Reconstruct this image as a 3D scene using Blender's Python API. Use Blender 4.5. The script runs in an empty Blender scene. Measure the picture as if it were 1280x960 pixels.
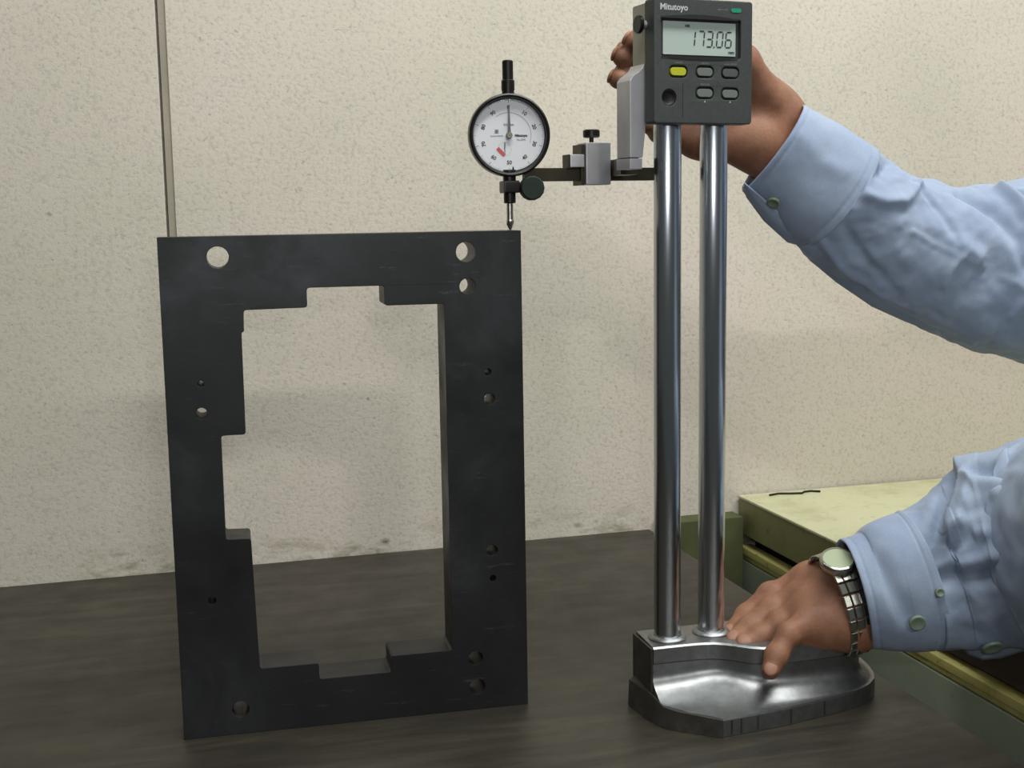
import bpy, bmesh, math, random
import numpy as np
from mathutils import Vector, Matrix, noise
try:
    import openvdb as vdb
except ImportError:
    import pyopenvdb as vdb
random.seed(7)
S = bpy.context.scene
COL = S.collection
pi = math.pi

# ------------------------------------------------------------------ camera
H = 0.35607
FOC, PITCH, ROLL, YAW = 1565.6, 0.13658, -0.016601, 0.27211
cF = Vector((math.sin(YAW)*math.cos(PITCH), math.cos(YAW)*math.cos(PITCH), -math.sin(PITCH)))
r0 = Vector((math.cos(YAW), -math.sin(YAW), 0)); u0 = r0.cross(cF)
cR = r0*math.cos(ROLL) + u0*math.sin(ROLL); cU = -r0*math.sin(ROLL) + u0*math.cos(ROLL)
cam = bpy.data.cameras.new('camera'); camo = bpy.data.objects.new('camera', cam); COL.objects.link(camo)
camo.matrix_world = Matrix(((cR.x, cU.x, -cF.x, 0), (cR.y, cU.y, -cF.y, 0), (cR.z, cU.z, -cF.z, H), (0, 0, 0, 1)))
cam.sensor_width = 36; cam.lens = FOC/1280*36; cam.clip_start = .02; cam.clip_end = 50
S.camera = camo

# ------------------------------------------------------------------ world and lamps
w = bpy.data.worlds.new('room_air'); S.world = w; w.use_nodes = True
w.node_tree.nodes['Background'].inputs[0].default_value = (.80, .86, .80, 1)
w.node_tree.nodes['Background'].inputs[1].default_value = .09

def area(name, loc, target, sx, sy, power, col=(1, 1, 1)):
    l = bpy.data.lights.new(name, 'AREA'); l.shape = 'RECTANGLE'; l.size = sx; l.size_y = sy
    l.energy = power; l.color = col
    o = bpy.data.objects.new(name, l); COL.objects.link(o); o.location = loc
    o.rotation_euler = (Vector(target)-Vector(loc)).to_track_quat('-Z', 'Y').to_euler()
    return o
area('tube_lamp_front', (.75, -2.0, 1.50), (.3, 1.2, .2), 1.1, .10, 10, (1, .99, .96))
area('lamp_front_short', (.22, -1.9, 1.47), (.2, 1.2, .2), .22, .10, 11, (1, .98, .96))
area('tube_lamp_overhead', (.62, .50, 1.30), (.5, .98, .2), 1.5, .16, 19, (.99, 1, .97))
area('tube_lamp_right', (1.45, .75, 1.55), (.5, .9, .1), .3, .9, 6, (.93, .96, 1))
area('camera_flash', (.03, -.01, H+.045), (.3, 1.0, .3), .025, .012, .9, (.95, .97, 1))
S.view_settings.view_transform = 'Standard'; S.view_settings.look = 'None'
S.view_settings.gamma = 1; S.view_settings.use_curve_mapping = False
S.view_settings.exposure = -0.14

# ------------------------------------------------------------------ helpers
def P(x, y, Y):
    """surveyed point: sight line of a photo measurement cut with the world plane y = Y"""
    r = cF + cR*((x-640)/FOC) - cU*((y-480)/FOC)
    return Vector((0, 0, H)) + r*(Y/r.y)
def srgb(r, g, b):
    return tuple(((c/255)/12.92 if c/255 <= .04045 else ((c/255+.055)/1.055)**2.4) for c in (r, g, b)) + (1,)

def new_mat(name, col, rough=.5, metal=0., **kw):
    m = bpy.data.materials.new(name); m.use_nodes = True
    b = m.node_tree.nodes['Principled BSDF']
    b.inputs['Base Color'].default_value = col if len(col) == 4 else tuple(col)+(1,)
    b.inputs['Roughness'].default_value = rough; b.inputs['Metallic'].default_value = metal
    for k, v in kw.items(): b.inputs[k.replace('_', ' ')].default_value = v
    return m
def nodes(m): return m.node_tree.nodes, m.node_tree.links, m.node_tree.nodes['Principled BSDF']
def coords(m, scale=(1, 1, 1)):
    n, l, b = nodes(m)
    g = n.new('ShaderNodeNewGeometry') ; mp = n.new('ShaderNodeMapping'); l.new(g.outputs['Position'], mp.inputs[0])
    mp.inputs['Scale'].default_value = scale
    return mp.outputs[0]
def noise_tex(m, vec, scale, detail=3, rough=.5, dist=0):
    n, l, b = nodes(m); t = n.new('ShaderNodeTexNoise'); l.new(vec, t.inputs['Vector'])
    t.inputs['Scale'].default_value = scale; t.inputs['Detail'].default_value = detail
    t.inputs['Roughness'].default_value = rough; t.inputs['Distortion'].default_value = dist
    return t.outputs['Fac']
def ramp(m, fac, stops):
    n, l, b = nodes(m); r = n.new('ShaderNodeValToRGB'); l.new(fac, r.inputs[0])
    e = r.color_ramp.elements
    while len(e) < len(stops): e.new(.5)
    for el, (p, c) in zip(e, stops):
        el.position = p; el.color = c if hasattr(c, '__len__') else (c, c, c, 1)
    return r.outputs[0]
def mix(m, fac, a, b_, mode='MIX'):
    n, l, b = nodes(m); x = n.new('ShaderNodeMix'); x.data_type = 'RGBA'; x.blend_type = mode
    for sock, v in ((x.inputs[0], fac), (x.inputs[6], a), (x.inputs[7], b_)):
        if hasattr(v, 'links') or isinstance(v, bpy.types.NodeSocket): l.new(v, sock)
        elif isinstance(v, (int, float)) and sock.type != 'RGBA': sock.default_value = v
        else: sock.default_value = v
    return x.outputs[2]
def bump(m, h, strength=.3, dist=.001, prev=None):
    n, l, b = nodes(m); t = n.new('ShaderNodeBump'); l.new(h, t.inputs['Height'])
    t.inputs['Strength'].default_value = strength; t.inputs['Distance'].default_value = dist
    if prev is not None: l.new(prev, t.inputs['Normal'])
    l.new(t.outputs[0], b.inputs['Normal']); return t.outputs[0]
def setc(m, sock): nodes(m)[1].new(sock, nodes(m)[2].inputs['Base Color'])
def mottled(name, col, rough, metal=0., scale=60, amount=.25, bumpd=.0, bscale=400, **kw):
    m = new_mat(name, col, rough, metal, **kw); v = coords(m)
    f = noise_tex(m, v, scale, 5, .6)
    lo = tuple(c*(1-amount) for c in col[:3])+(1,); hi = tuple(min(1, c*(1+amount)) for c in col[:3])+(1,)
    setc(m, ramp(m, f, [(.3, lo), (.7, hi)]))
    if bumpd: bump(m, noise_tex(m, v, bscale, 3), .5, bumpd)
    return m

def link(name, me, mat, parent=None, smooth=False):
    o = bpy.data.objects.new(name, me); COL.objects.link(o)
    if mat is not None and not me.materials: me.materials.append(mat)
    if parent is not None: o.parent = parent
    if smooth:
        me.polygons.foreach_set('use_smooth', [True]*len(me.polygons))
    return o
def from_bm(name, bm, mat, parent=None, smooth=False):
    bmesh.ops.recalc_face_normals(bm, faces=bm.faces[:])
    me = bpy.data.meshes.new(name); bm.to_mesh(me); bm.free()
    return link(name, me, mat, parent, smooth)
def sharp(o, ang=35):
    me = o.data
    me.polygons.foreach_set('use_smooth', [True]*len(me.polygons))
    me.set_sharp_from_angle(angle=math.radians(ang))
    if len(me.polygons) < 6000:
        wn = o.modifiers.new('face_weighted', 'WEIGHTED_NORMAL'); wn.keep_sharp = True; wn.weight = 100
    return o
def empty(name, loc, label, cat, group=None, rz=0):
    o = bpy.data.objects.new(name, None); COL.objects.link(o); o.location = loc; o.rotation_euler = (0, 0, rz)
    o.empty_display_size = .02
    o['label'] = label; o['category'] = cat
    if group: o['group'] = group
    return o
def box_bm(x0, x1, y0, y1, z0, z1, bev=0., seg=2, bm=None):
    bm2 = bmesh.new()
    bmesh.ops.create_cube(bm2, size=1)
    for v in bm2.verts:
        v.co = Vector(((x0+x1)/2+v.co.x*(x1-x0), (y0+y1)/2+v.co.y*(y1-y0), (z0+z1)/2+v.co.z*(z1-z0)))
    if bev: bmesh.ops.bevel(bm2, geom=bm2.edges[:], offset=bev, segments=seg, affect='EDGES', profile=.5)
    if bm is None: return bm2
    me = bpy.data.meshes.new('t'); bm2.to_mesh(me); bm2.free(); bm.from_mesh(me); bpy.data.meshes.remove(me)
    return bm
def box(name, x0, x1, y0, y1, z0, z1, mat, parent=None, bev=.0005, seg=2):
    return sharp(from_bm(name, box_bm(x0, x1, y0, y1, z0, z1, bev, seg), mat, parent))
def lathe_bm(prof, seg=48, M=Matrix(), bm=None):
    """prof = [(r, z)], spun about local z, placed by M"""
    bm = bm or bmesh.new(); rings = []
    for r, z in prof:
        if r < 1e-7: rings.append([bm.verts.new(M @ Vector((0, 0, z)))])
        else: rings.append([bm.verts.new(M @ Vector((r*math.cos(2*pi*k/seg), r*math.sin(2*pi*k/seg), z))) for k in range(seg)])
    for a, b in zip(rings, rings[1:]):
        if len(a) == 1 and len(b) == 1: continue
        for k in range(seg):
            j = (k+1) % seg
            if len(a) == 1: bm.faces.new((a[0], b[k], b[j]))
            elif len(b) == 1: bm.faces.new((a[k], a[j], b[0]))
            else: bm.faces.new((a[k], a[j], b[j], b[k]))
    return bm
def axis_m(loc, direction):
    return Matrix.Translation(loc) @ Vector(direction).to_track_quat('Z', 'Y').to_matrix().to_4x4()
def lathe(name, prof, mat, parent=None, M=Matrix(), seg=48):
    return sharp(from_bm(name, lathe_bm(prof, seg, M), mat, parent), 30)
def poly_prism(name, outline, z0, z1, mat, parent=None, M=Matrix(), bev=0):
    bm = bmesh.new(); vs = [bm.verts.new((x, y, z0)) for x, y in outline]; f = bm.faces.new(vs)
    r = bmesh.ops.extrude_face_region(bm, geom=[f]); 
    for v in r['geom']:
        if isinstance(v, bmesh.types.BMVert): v.co.z = z1
    if bev: bmesh.ops.bevel(bm, geom=bm.edges[:], offset=bev, segments=2, affect='EDGES', profile=.5)
    bm.transform(M)
    return sharp(from_bm(name, bm, mat, parent))
def text_mesh(name, body, size, mat, parent, M, bold=0., extrude=.00005):
    c = bpy.data.curves.new('t', 'FONT'); c.body = body; c.size = size; c.align_x = 'CENTER'; c.align_y = 'CENTER'
    c.extrude = extrude; c.offset = bold; c.resolution_u = 3
    o = bpy.data.objects.new('t', c); COL.objects.link(o)
    dg = bpy.context.evaluated_depsgraph_get(); me = bpy.data.meshes.new_from_object(o.evaluated_get(dg))
    bpy.data.objects.remove(o); me.transform(M); me.materials.clear()
    return link(name, me, mat, parent)
def curve_fill(name, outer, holes, depth, bevel, mat, parent, M):
    """flat outline with round or free holes, extruded both ways and bevelled"""
    c = bpy.data.curves.new('t', 'CURVE'); c.dimensions = '2D'; c.fill_mode = 'BOTH'
    c.extrude = depth/2-bevel; c.bevel_depth = bevel; c.bevel_resolution = 1; c.offset = -bevel
    for pts in [outer]+holes:
        s = c.splines.new('POLY'); s.points.add(len(pts)-1); s.use_cyclic_u = True
        for p, q in zip(s.points, pts): p.co = (q[0], q[1], 0, 1)
    o = bpy.data.objects.new('t', c); COL.objects.link(o)
    dg = bpy.context.evaluated_depsgraph_get(); me = bpy.data.meshes.new_from_object(o.evaluated_get(dg))
    bpy.data.objects.remove(o); me.transform(M); me.materials.clear()
    o = link(name, me, mat, parent)
    bm = bmesh.new(); bm.from_mesh(me); bmesh.ops.remove_doubles(bm, verts=bm.verts[:], dist=1e-6); bm.to_mesh(me); bm.free()
    return sharp(o, 40)
def circle(cx, cy, r, n=28): return [(cx+r*math.cos(2*pi*k/n), cy+r*math.sin(2*pi*k/n)) for k in range(n)]
def fillet(pts, r, n=4):
    out = []
    N = len(pts)
    for i in range(N):
        p = Vector(pts[i]); a = Vector(pts[i-1])-p; b = Vector(pts[(i+1) % N])-p
        rr = min(r, a.length*.4, b.length*.4); a.normalize(); b.normalize()
        for k in range(n+1):
            t = k/n; q = p + a*rr*(1-t)**2 + b*rr*t**2
            out.append((q.x, q.y))
    return out

# ------------------------------------------------------------------ setting
W = 1.2836; FLOOR = -.75
def wall_material():
    m = new_mat('sprayed_wall', srgb(206, 200, 178), .9); v = coords(m)
    n, l, b = nodes(m)
    big = noise_tex(m, v, 2.2, 4, .6); c = ramp(m, big, [(.3, srgb(200, 195, 178)), (.55, srgb(211, 203, 189)), (.75, srgb(218, 204, 194))])
    fine = noise_tex(m, v, 260, 3, .6); c = mix(m, .8, c, ramp(m, fine, [(.3, .78), (.5, 1.), (.8, 1.0)]), 'MULTIPLY')
    vs = coords(m, (1, 1, 1.4)); pits = noise_tex(m, vs, 230, 2, .7, .3)
    c = mix(m, .9, c, ramp(m, pits, [(.28, .66), (.36, 1.), (1, 1.)]), 'MULTIPLY')
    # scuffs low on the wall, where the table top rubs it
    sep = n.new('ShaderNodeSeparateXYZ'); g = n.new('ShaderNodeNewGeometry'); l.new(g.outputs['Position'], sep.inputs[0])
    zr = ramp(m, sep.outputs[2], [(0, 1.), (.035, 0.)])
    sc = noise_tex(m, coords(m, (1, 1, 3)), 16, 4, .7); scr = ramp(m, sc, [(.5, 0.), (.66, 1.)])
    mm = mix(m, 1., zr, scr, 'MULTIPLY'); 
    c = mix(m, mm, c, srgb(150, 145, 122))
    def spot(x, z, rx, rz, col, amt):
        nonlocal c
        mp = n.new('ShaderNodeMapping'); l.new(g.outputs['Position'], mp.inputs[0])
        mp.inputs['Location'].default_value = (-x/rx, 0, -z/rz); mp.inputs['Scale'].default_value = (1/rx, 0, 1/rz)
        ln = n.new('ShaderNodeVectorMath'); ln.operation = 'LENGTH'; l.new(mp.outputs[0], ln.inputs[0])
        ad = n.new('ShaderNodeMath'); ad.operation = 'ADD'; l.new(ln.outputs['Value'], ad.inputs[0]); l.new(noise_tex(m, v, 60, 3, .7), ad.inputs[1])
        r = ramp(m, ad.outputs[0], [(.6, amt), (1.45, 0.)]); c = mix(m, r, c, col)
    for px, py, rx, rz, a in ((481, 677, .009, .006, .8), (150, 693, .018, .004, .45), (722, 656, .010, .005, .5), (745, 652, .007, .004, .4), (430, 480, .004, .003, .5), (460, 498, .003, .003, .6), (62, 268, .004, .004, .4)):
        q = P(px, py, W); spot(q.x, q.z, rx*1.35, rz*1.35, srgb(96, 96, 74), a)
    setc(m, c)
    b1 = bump(m, fine, .35, .0012); bump(m, pits, .3, .001, b1)
    return m
MW = wall_material()
seam = .0128
def structure(o): o['kind'] = 'structure'; return o
wl_ = structure(box('wall_back', -2.2, 3.2, W+.022, W+.12, FLOOR, 2.3, MW, None, 0))
box('wall_panel', -2.2, seam-.0036, W-.0005, W+.022, FLOOR, 2.3, MW, wl_, .0015)
box('wall_panel', seam+.0052, 3.2, W, W+.022, FLOOR, 2.3, MW, wl_, .001)
MT = mottled('joint_strip', srgb(160, 152, 136), .8, 0, 30, .1, .0005, 500)
structure(box('trim_1', seam-.0014, seam+.0052, W+.0015, W+.022, FLOOR, 2.3, MT, None, .0003))
MFL = mottled('concrete_floor', srgb(96, 96, 88), .7, 0, 6, .2)
structure(box('floor', -2.2, 3.2, -2.6, W+.12, FLOOR-.1, FLOOR, MFL, None, 0))

# ------------------------------------------------------------------ work table
def table_material():
    m = new_mat('dark_laminate', srgb(58, 52, 44), .38); v = coords(m, (1.0, 9, 9))
    g1 = noise_tex(m, v, 7, 6, .65, .6); c = ramp(m, g1, [(.25, srgb(38, 35, 29)), (.5, srgb(52, 48, 40)), (.75, srgb(69, 64, 52))])
    v2 = coords(m, (4, 60, 60)); g2 = noise_tex(m, v2, 14, 4, .7)
    c = mix(m, .6, c, ramp(m, g2, [(.3, .62), (.6, 1.)]), 'MULTIPLY')
    setc(m, c)
    nodes(m)[1].new(ramp(m, noise_tex(m, coords(m), 25, 4, .6), [(.3, .36), (.7, .52)]), nodes(m)[2].inputs['Roughness'])
    bump(m, g2, .12, .0006)
    return m
MTB = table_material(); MLEG = mottled('painted_steel_leg', srgb(90, 96, 92), .5, 0, 20, .1)
tb = empty('work_table', (-.25, .75, FLOOR), 'dark brown wood-grain work table top standing against the pale wall', 'table')
TX = .5156
def rel(o, p):   # keep world geometry while parenting to a moved Empty
    o.matrix_parent_inverse = Matrix.Translation(-p.location) ; return o
def rbox(name, *a): 
    o = box(name, *a); return rel(o, o.parent) if o.parent else o
rbox('tabletop', -1.3, TX, .18, W-.001, -.032, 0, MTB, tb, .0015)
for lx in (-1.25, TX-.09):
    for ly in (.23, W-.09): rbox('leg', lx, lx+.04, ly, ly+.04, FLOOR, -.032, MLEG, tb, .002)
for ly in (.24, W-.08): rbox('apron', -1.21, TX-.09, ly, ly+.02, -.09, -.032, MLEG, tb, .001)

# ------------------------------------------------------------------ cabinet
def paint(name, c, dirt=.5):
    m = new_mat(name, srgb(*c), .45); v = coords(m)
    d = noise_tex(m, v, 14, 5, .7); d2 = noise_tex(m, v, 90, 4, .7)
    col = mix(m, ramp(m, d, [(.48, 0.), (.72, dirt)]), srgb(*c), srgb(int(c[0]*.72), int(c[1]*.70), int(c[2]*.5)))
    col = mix(m, ramp(m, d2, [(.60, 0.), (.75, dirt)]), col, srgb(int(c[0]*.5), int(c[1]*.48), int(c[2]*.32)))
    setc(m, col); bump(m, d2, .15, .0006); return m
MC1 = paint('cream_cabinet_paint', (206, 206, 168)); MC2 = paint('green_grey_panel_paint', (158, 168, 148), .25)
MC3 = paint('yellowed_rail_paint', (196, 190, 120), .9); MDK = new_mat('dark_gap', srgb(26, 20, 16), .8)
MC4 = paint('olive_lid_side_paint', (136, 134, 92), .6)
CX, CX1, CY0, CY1, CT = .6233, 1.35, .60, W-.003, .0311
cb = empty('metal_cabinet', (CX, .9, FLOOR), 'low cream metal cabinet with yellowed rail, beside the right table edge', 'cabinet')
def cbox(name, *a):
    o = box(name, *a); return rel(o, cb)
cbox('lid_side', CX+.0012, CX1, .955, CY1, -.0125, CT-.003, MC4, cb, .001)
MBRN = mottled('dark_brown_side', srgb(50, 38, 30), .7, 0, 30, .2)
cbox('lid_side_near', CX+.004, CX1, CY0, .955, -.0200, CT-.003, MBRN, cb, .001)  # near stretch of the lid side: dark brown, set slightly back
cbox('lid', CX, CX1+.002, CY0-.002, CY1, CT-.0034, CT, MC1, cb, .0012)
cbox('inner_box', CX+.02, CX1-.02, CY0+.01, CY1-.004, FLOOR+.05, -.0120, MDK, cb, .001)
cbox('rail', CX-.0015, CX+.014, CY0, CY1-.006, -.0340, -.0255, MC3, cb, .0012)
cbox('rail', CX+.0005, CX+.012, CY0, CY1-.006, -.0400, -.0345, MC3, cb, .001)
cbox('side_panel', CX, CX+.022, CY0, CY1-.008, FLOOR+.04, -.0415, MC2, cb, .001)
cbox('front_panel', CX+.022, CX1-.002, CY0, CY0+.01, FLOOR+.04, -.015, MC2, cb, .001)
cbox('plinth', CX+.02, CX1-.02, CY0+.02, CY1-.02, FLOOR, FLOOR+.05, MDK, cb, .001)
gb = box('standing_board', TX+.006, CX-.006, W-.030, W-.002, FLOOR, .0125, mottled('dark_green_board', srgb(78, 84, 50), .8, 0, 30, .2), None, .001)
gb['label'] = 'dark green board standing in the gap between the table and the cream cabinet'; gb['category'] = 'board'
# wire clip lying at the back of the lid
def tube_bm(pts, r, seg=8, bm=None, closed=False):
    bm = bm or bmesh.new(); pts = [Vector(p) for p in pts]; N = len(pts); rings = []
    up = Vector((0, 0, 1))
    for i, p in enumerate(pts):
        t = (pts[min(i+1, N-1)]-pts[max(i-1, 0)]).normalized()
        a = t.cross(up) if abs(t.dot(up)) < .95 else t.cross(Vector((1, 0, 0))); a.normalize(); b = t.cross(a)
        rr = r[i] if hasattr(r, '__len__') else r
        rings.append([bm.verts.new(p+(a*math.cos(2*pi*k/seg)+b*math.sin(2*pi*k/seg))*rr) for k in range(seg)])
    for a, b in zip(rings, rings[1:]):
        for k in range(seg): bm.faces.new((a[k], a[(k+1) % seg], b[(k+1) % seg], b[k]))
    for rg in (rings[0], rings[-1]): bm.faces.new(rg)
    return bm
wp = [P(x, y, W-.02) for x, y in ((962, 616), (975, 613), (990, 612), (1001, 611), (1006, 613), (1015, 615), (1024, 614))]
wp = [Vector((p.x, W-.02+.004*math.sin(i*1.7), CT+.0012)) for i, p in enumerate(wp)]
wr = from_bm('bent_wire', tube_bm(wp, .0012), new_mat('dark_wire', srgb(46, 42, 34), .5, .6), None, True)
wr['label'] = 'short bent dark wire lying at the back of the cream cabinet lid'; wr['category'] = 'wire'

# ------------------------------------------------------------------ steel frame plate
def black_steel():
    m = new_mat('black_oxide_steel', srgb(44, 45, 50), .42, .55); v = coords(m)
    a = noise_tex(m, v, 9, 5, .65, .5); c = ramp(m, a, [(.3, srgb(34, 35, 35)), (.55, srgb(46, 47, 48)), (.8, srgb(70, 71, 74))])
    s = noise_tex(m, coords(m, (1, 1, 6)), 40, 5, .7); c = mix(m, ramp(m, s, [(.62, 0.), (.78, .35)]), c, srgb(118, 118, 122))
    setc(m, c); nodes(m)[1].new(ramp(m, noise_tex(m, v, 30, 4), [(.3, .36), (.7, .55)]), nodes(m)[2].inputs['Roughness'])
    bump(m, noise_tex(m, v, 500, 3), .1, .0002); return m
MBS = black_steel()
PT = .030; pa = -.05015; PX, PY = -.00055, .85191
outer = [(0, 0), (.2434, 0), (.2434, .3433), (0, .3433)]
inner = [(53.2, 294.2), (95.2, 294.6), (95.2, 307.8), (147.2, 307.8), (147.2, 294.2), (188.3, 294.1), (188.3, 46.3), (144.2, 46.3), (144.2, 34.3), (93.6, 34.3), (93.6, 45.9), (53.2, 45.9), (51.2, 138.5), (34.4, 139), (34.6, 210.4), (50.9, 210.4), (51.2, 279.2), (52.8, 280.0)]
inner = fillet([(a/1000, b/1000) for a, b in inner], .0022, 4)
hol = [(38, 329.4, 7.3), (204.3, 329.3, 6.9), (205.0, 305.6, 5.6), (23.2, 246.1, 2.0), (22.7, 226.2, 3.8), (218.2, 245.5, 2.4), (219, 226.2, 3.9), (218.8, 117.2, 3.9), (219, 96.6, 2.3), (205.2, 38.5, 5.2), (206, 17.0, 5.7), (38.9, 18.0, 5.8), (23.3, 97, 2.6)]
holes = [circle(a/1000, b/1000, r/1000) for a, b, r in hol]
Mp = Matrix.Translation((PX, PY, 0)) @ Matrix.Rotation(pa, 4, 'Z') @ Matrix.Translation((0, PT/2, 0)) @ Matrix.Rotation(pi/2, 4, 'X')
plate = curve_fill('steel_frame_plate', outer, [inner]+holes, PT, .0004, MBS, None, Mp)
plate['label'] = 'black rectangular steel frame plate with stepped opening and drilled holes, standing upright on the table'
plate['category'] = 'machined plate'

# ------------------------------------------------------------------ height gauge
def brushed(name, col, rough, aniso=.0, metal=1., scale=(1, 1, 1), ns=300, bd=.0):
    m = new_mat(name, col, rough, metal); v = coords(m, scale)
    f = noise_tex(m, v, ns, 3, .6)
    setc(m, ramp(m, f, [(.3, tuple(c*.82 for c in col[:3])+(1,)), (.7, tuple(min(1, c*1.1) for c in col[:3])+(1,))]))
    if aniso: nodes(m)[2].inputs['Anisotropic'].default_value = aniso
    if bd: bump(m, f, .3, bd)
    return m
MCH = new_mat('ground_chrome', srgb(196, 200, 206), .11, 1.)
n_, l_, b_ = nodes(MCH); tg = n_.new('ShaderNodeTangent'); tg.direction_type = 'RADIAL'; tg.axis = 'Z'; l_.new(tg.outputs[0], b_.inputs['Tangent'])
b_.inputs['Anisotropic'].default_value = .8; b_.inputs['Roughness'].default_value = .2
MBASE = brushed('scraped_cast_metal', srgb(140, 142, 142), .40, 0, .93, (1, 1, 1), 160, .0003)
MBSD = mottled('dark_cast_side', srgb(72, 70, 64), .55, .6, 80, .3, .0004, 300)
MAL = mottled('satin_aluminium', srgb(196, 196, 200), .42, .75, 50, .08, .0001, 700)
MHS = mottled('beige_grey_housing', srgb(158, 158, 142), .45, .2, 50, .08)
MBP = mottled('black_grey_plastic', srgb(58, 62, 60), .55, 0, 300, .12, .0002, 900)
MBK = new_mat('black_satin', srgb(28, 27, 25), .35, .3)
MBR = mottled('dark_bronze_bar', srgb(66, 62, 50), .42, .7, 60, .2)
MGK = mottled('dark_green_knob', srgb(16, 34, 26), .7, 0, 80, .15)

gx, gy = .3562, .8095
GPHI = math.radians(6.5)
gauge = empty('height_gauge', (gx, gy, 0), 'twin-column metal height gauge with digital display reading 173.06', 'height gauge')
def G(o): return rel(o, gauge)

# base : stations round the front, each a profile from block top to the table
T = [(.3212, .7916), (.3300, .7914), (.3400, .7911), (.3500, .7907), (.3580, .7898), (.3660, .7880), (.3730, .7840), (.3790, .7790), (.3860, .7725), (.3940, .7680), (.405, .7652), (.420, .7645), (.435, .7645), (.450, .7650), (.462, .7665), (.472, .7705), (.479, .778), (.482, .788), (.483, .798), (.483, .812), (.483, .8287)]
L = [(.3213, .7728), (.3250, .7692), (.3291, .7658), (.3350, .7590), (.3405, .7548), (.3465, .7488), (.3519, .7425), (.3600, .7432), (.3700, .7440), (.3869, .7456), (.4050, .7480), (.4220, .7512), (.4380, .7544), (.4530, .7572), (.4680, .7615), (.4800, .7685), (.4890, .7770), (.4950, .7880), (.4990, .8000), (.5015, .8130), (.5026, .8287)]
HB, HF, HL = .050, .0385, .0125
YB = .8287
bm = bmesh.new(); rows = []
sm = lambda a, k=1: a
for (tx, ty), (lx, ly) in zip(T, L):
    t = Vector((tx, ty, 0)); l = Vector((lx, ly, 0)); d = (l-t); dn = d.normalized()
    row = []
    row.append(t - dn*.0012 + Vector((0, 0, HB))); row.append(t + dn*.0002+Vector((0, 0, HB-.0012)))
    row.append(t + dn*.0004 + Vector((0, 0, HF+.001))); row.append(t + dn*.0004+Vector((0, 0, HF)))
    row.append(t - dn*.0008 + Vector((0, 0, HF-.0012)))
    K = 12
    zt, zl = HF-.0014, HL+.0006
    for k in range(1, K+1):
        u = k/K; h = 1-math.cos(u*pi/2*1.0); under = -.0035*math.sin(min(1, u*1.6)*pi)*(1 if u < .63 else 0)
        row.append(t + d*(h*.985) + dn*under + Vector((0, 0, zt+(zl-zt)*math.sin(u*pi/2))))
    row.append(l + Vector((0, 0, HL-.0004))); row.append(l + dn*.0004+Vector((0, 0, HL-.0012)))
    row.append(l + dn*.0004+Vector((0, 0, .0008))); row.append(l + Vector((0, 0, 0)))
    rows.append([bm.verts.new(p) for p in row])
for a, b in zip(rows, rows[1:]):
    for k in range(len(a)-1): bm.faces.new((a[k], a[k+1], b[k+1], b[k]))
# top
topv = [r[0] for r in rows]; botv = [r[-1] for r in rows]
tl = bm.verts.new((.3226, YB, HB)); bl = bm.verts.new((.3226, YB, 0))
bm.faces.new([tl]+topv); bm.faces.new([bl]+botv[::1])
bm.faces.new([tl]+[v for v in rows[0]]+[bl])
bm.faces.new([tl, bl]+[v for v in rows[-1]][::-1])
base = from_bm('base', bm, MBASE, gauge); sharp(base, 28); G(base)
bm = bmesh.new(); top_l = [(.3122, .8165, .0190), (.3205, .8260, .0190), (.3212, .7990, .0180), (.3211, .7735, .0150), (.3290, .7655, .0128), (.3510, .7424, .0124)]
bot_l = [(.3116, .8160, 0), (.3205, .8260, 0), (.3212, .7990, 0), (.3230, .7900, 0), (.3300, .7800, 0), (.3517, .7424, 0)]
tq = [bm.verts.new(p) for p in [(.3122, .8165, .0190), (.3190, .7900, .0165), (.3205, .7725, .0140), (.3280, .7645, .0126), (.3518, .7416, .0122), (.3530, .7440, .0118), (.3225, .7760, .0135), (.3225, .8262, .0185)]]
bq = [bm.verts.new(p) for p in [(.3112, .8160, .0002), (.3135, .7880, .0002), (.3190, .7690, .0002), (.3270, .7605, .0002), (.3517, .7412, .0002), (.3530, .7440, .0002), (.3225, .7760, .0002), (.3225, .8262, .0002)]]
bm.faces.new(tq); bm.faces.new(bq[::-1])
for k in range(8): bm.faces.new((tq[k], bq[k], bq[(k+1) % 8], tq[(k+1) % 8]))
G(sharp(from_bm('foot_flange', bm, MBSD, gauge)))
G(box('side_face', .3196, .3214, .7925, .8280, .0165, .0490, MBSD, gauge, .0003))
# scribed index lines on the front ledge
for x_, y_ in ((.3585, .74285), (.3660, .7435), (.3790, .74475), (.4060, .7479), (.4350, .75355)):
    G(from_bm('index_line', box_bm(x_-.0004, x_+.0004, y_-.0008, y_+.003, .0015, HL-.001, 0, 1), MBSD, gauge))

cols = ((.3388, .8087), (.3738, .8103)); CR = .0095
for cx, cy in cols:
    lathe_p = [(0, HB-.004), (CR, HB-.004), (CR, .470), (CR-.001, .471), (0, .471)]
    o = lathe('column', lathe_p, MCH, gauge, Matrix.Translation((cx, cy, 0)), 96); G(o)
    # radial tangent needs the column's own axis
    o.data.transform(Matrix.Translation((-cx, -cy, 0))); o.matrix_parent_inverse = Matrix.Translation((cx-gx, cy-gy, 0))
    lathe_p = [(CR+.0002, HB+.0003), (CR+.0002, HB+.0026), (CR+.0012, HB+.003), (CR+.0032, HB+.0022), (CR+.0042, HB+.0010), (CR+.0044, HB-.0002), (CR, HB-.0002)]
    G(lathe('collar', lathe_p, MBASE, gauge, Matrix.Translation((cx, cy, 0)), 64))

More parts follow.
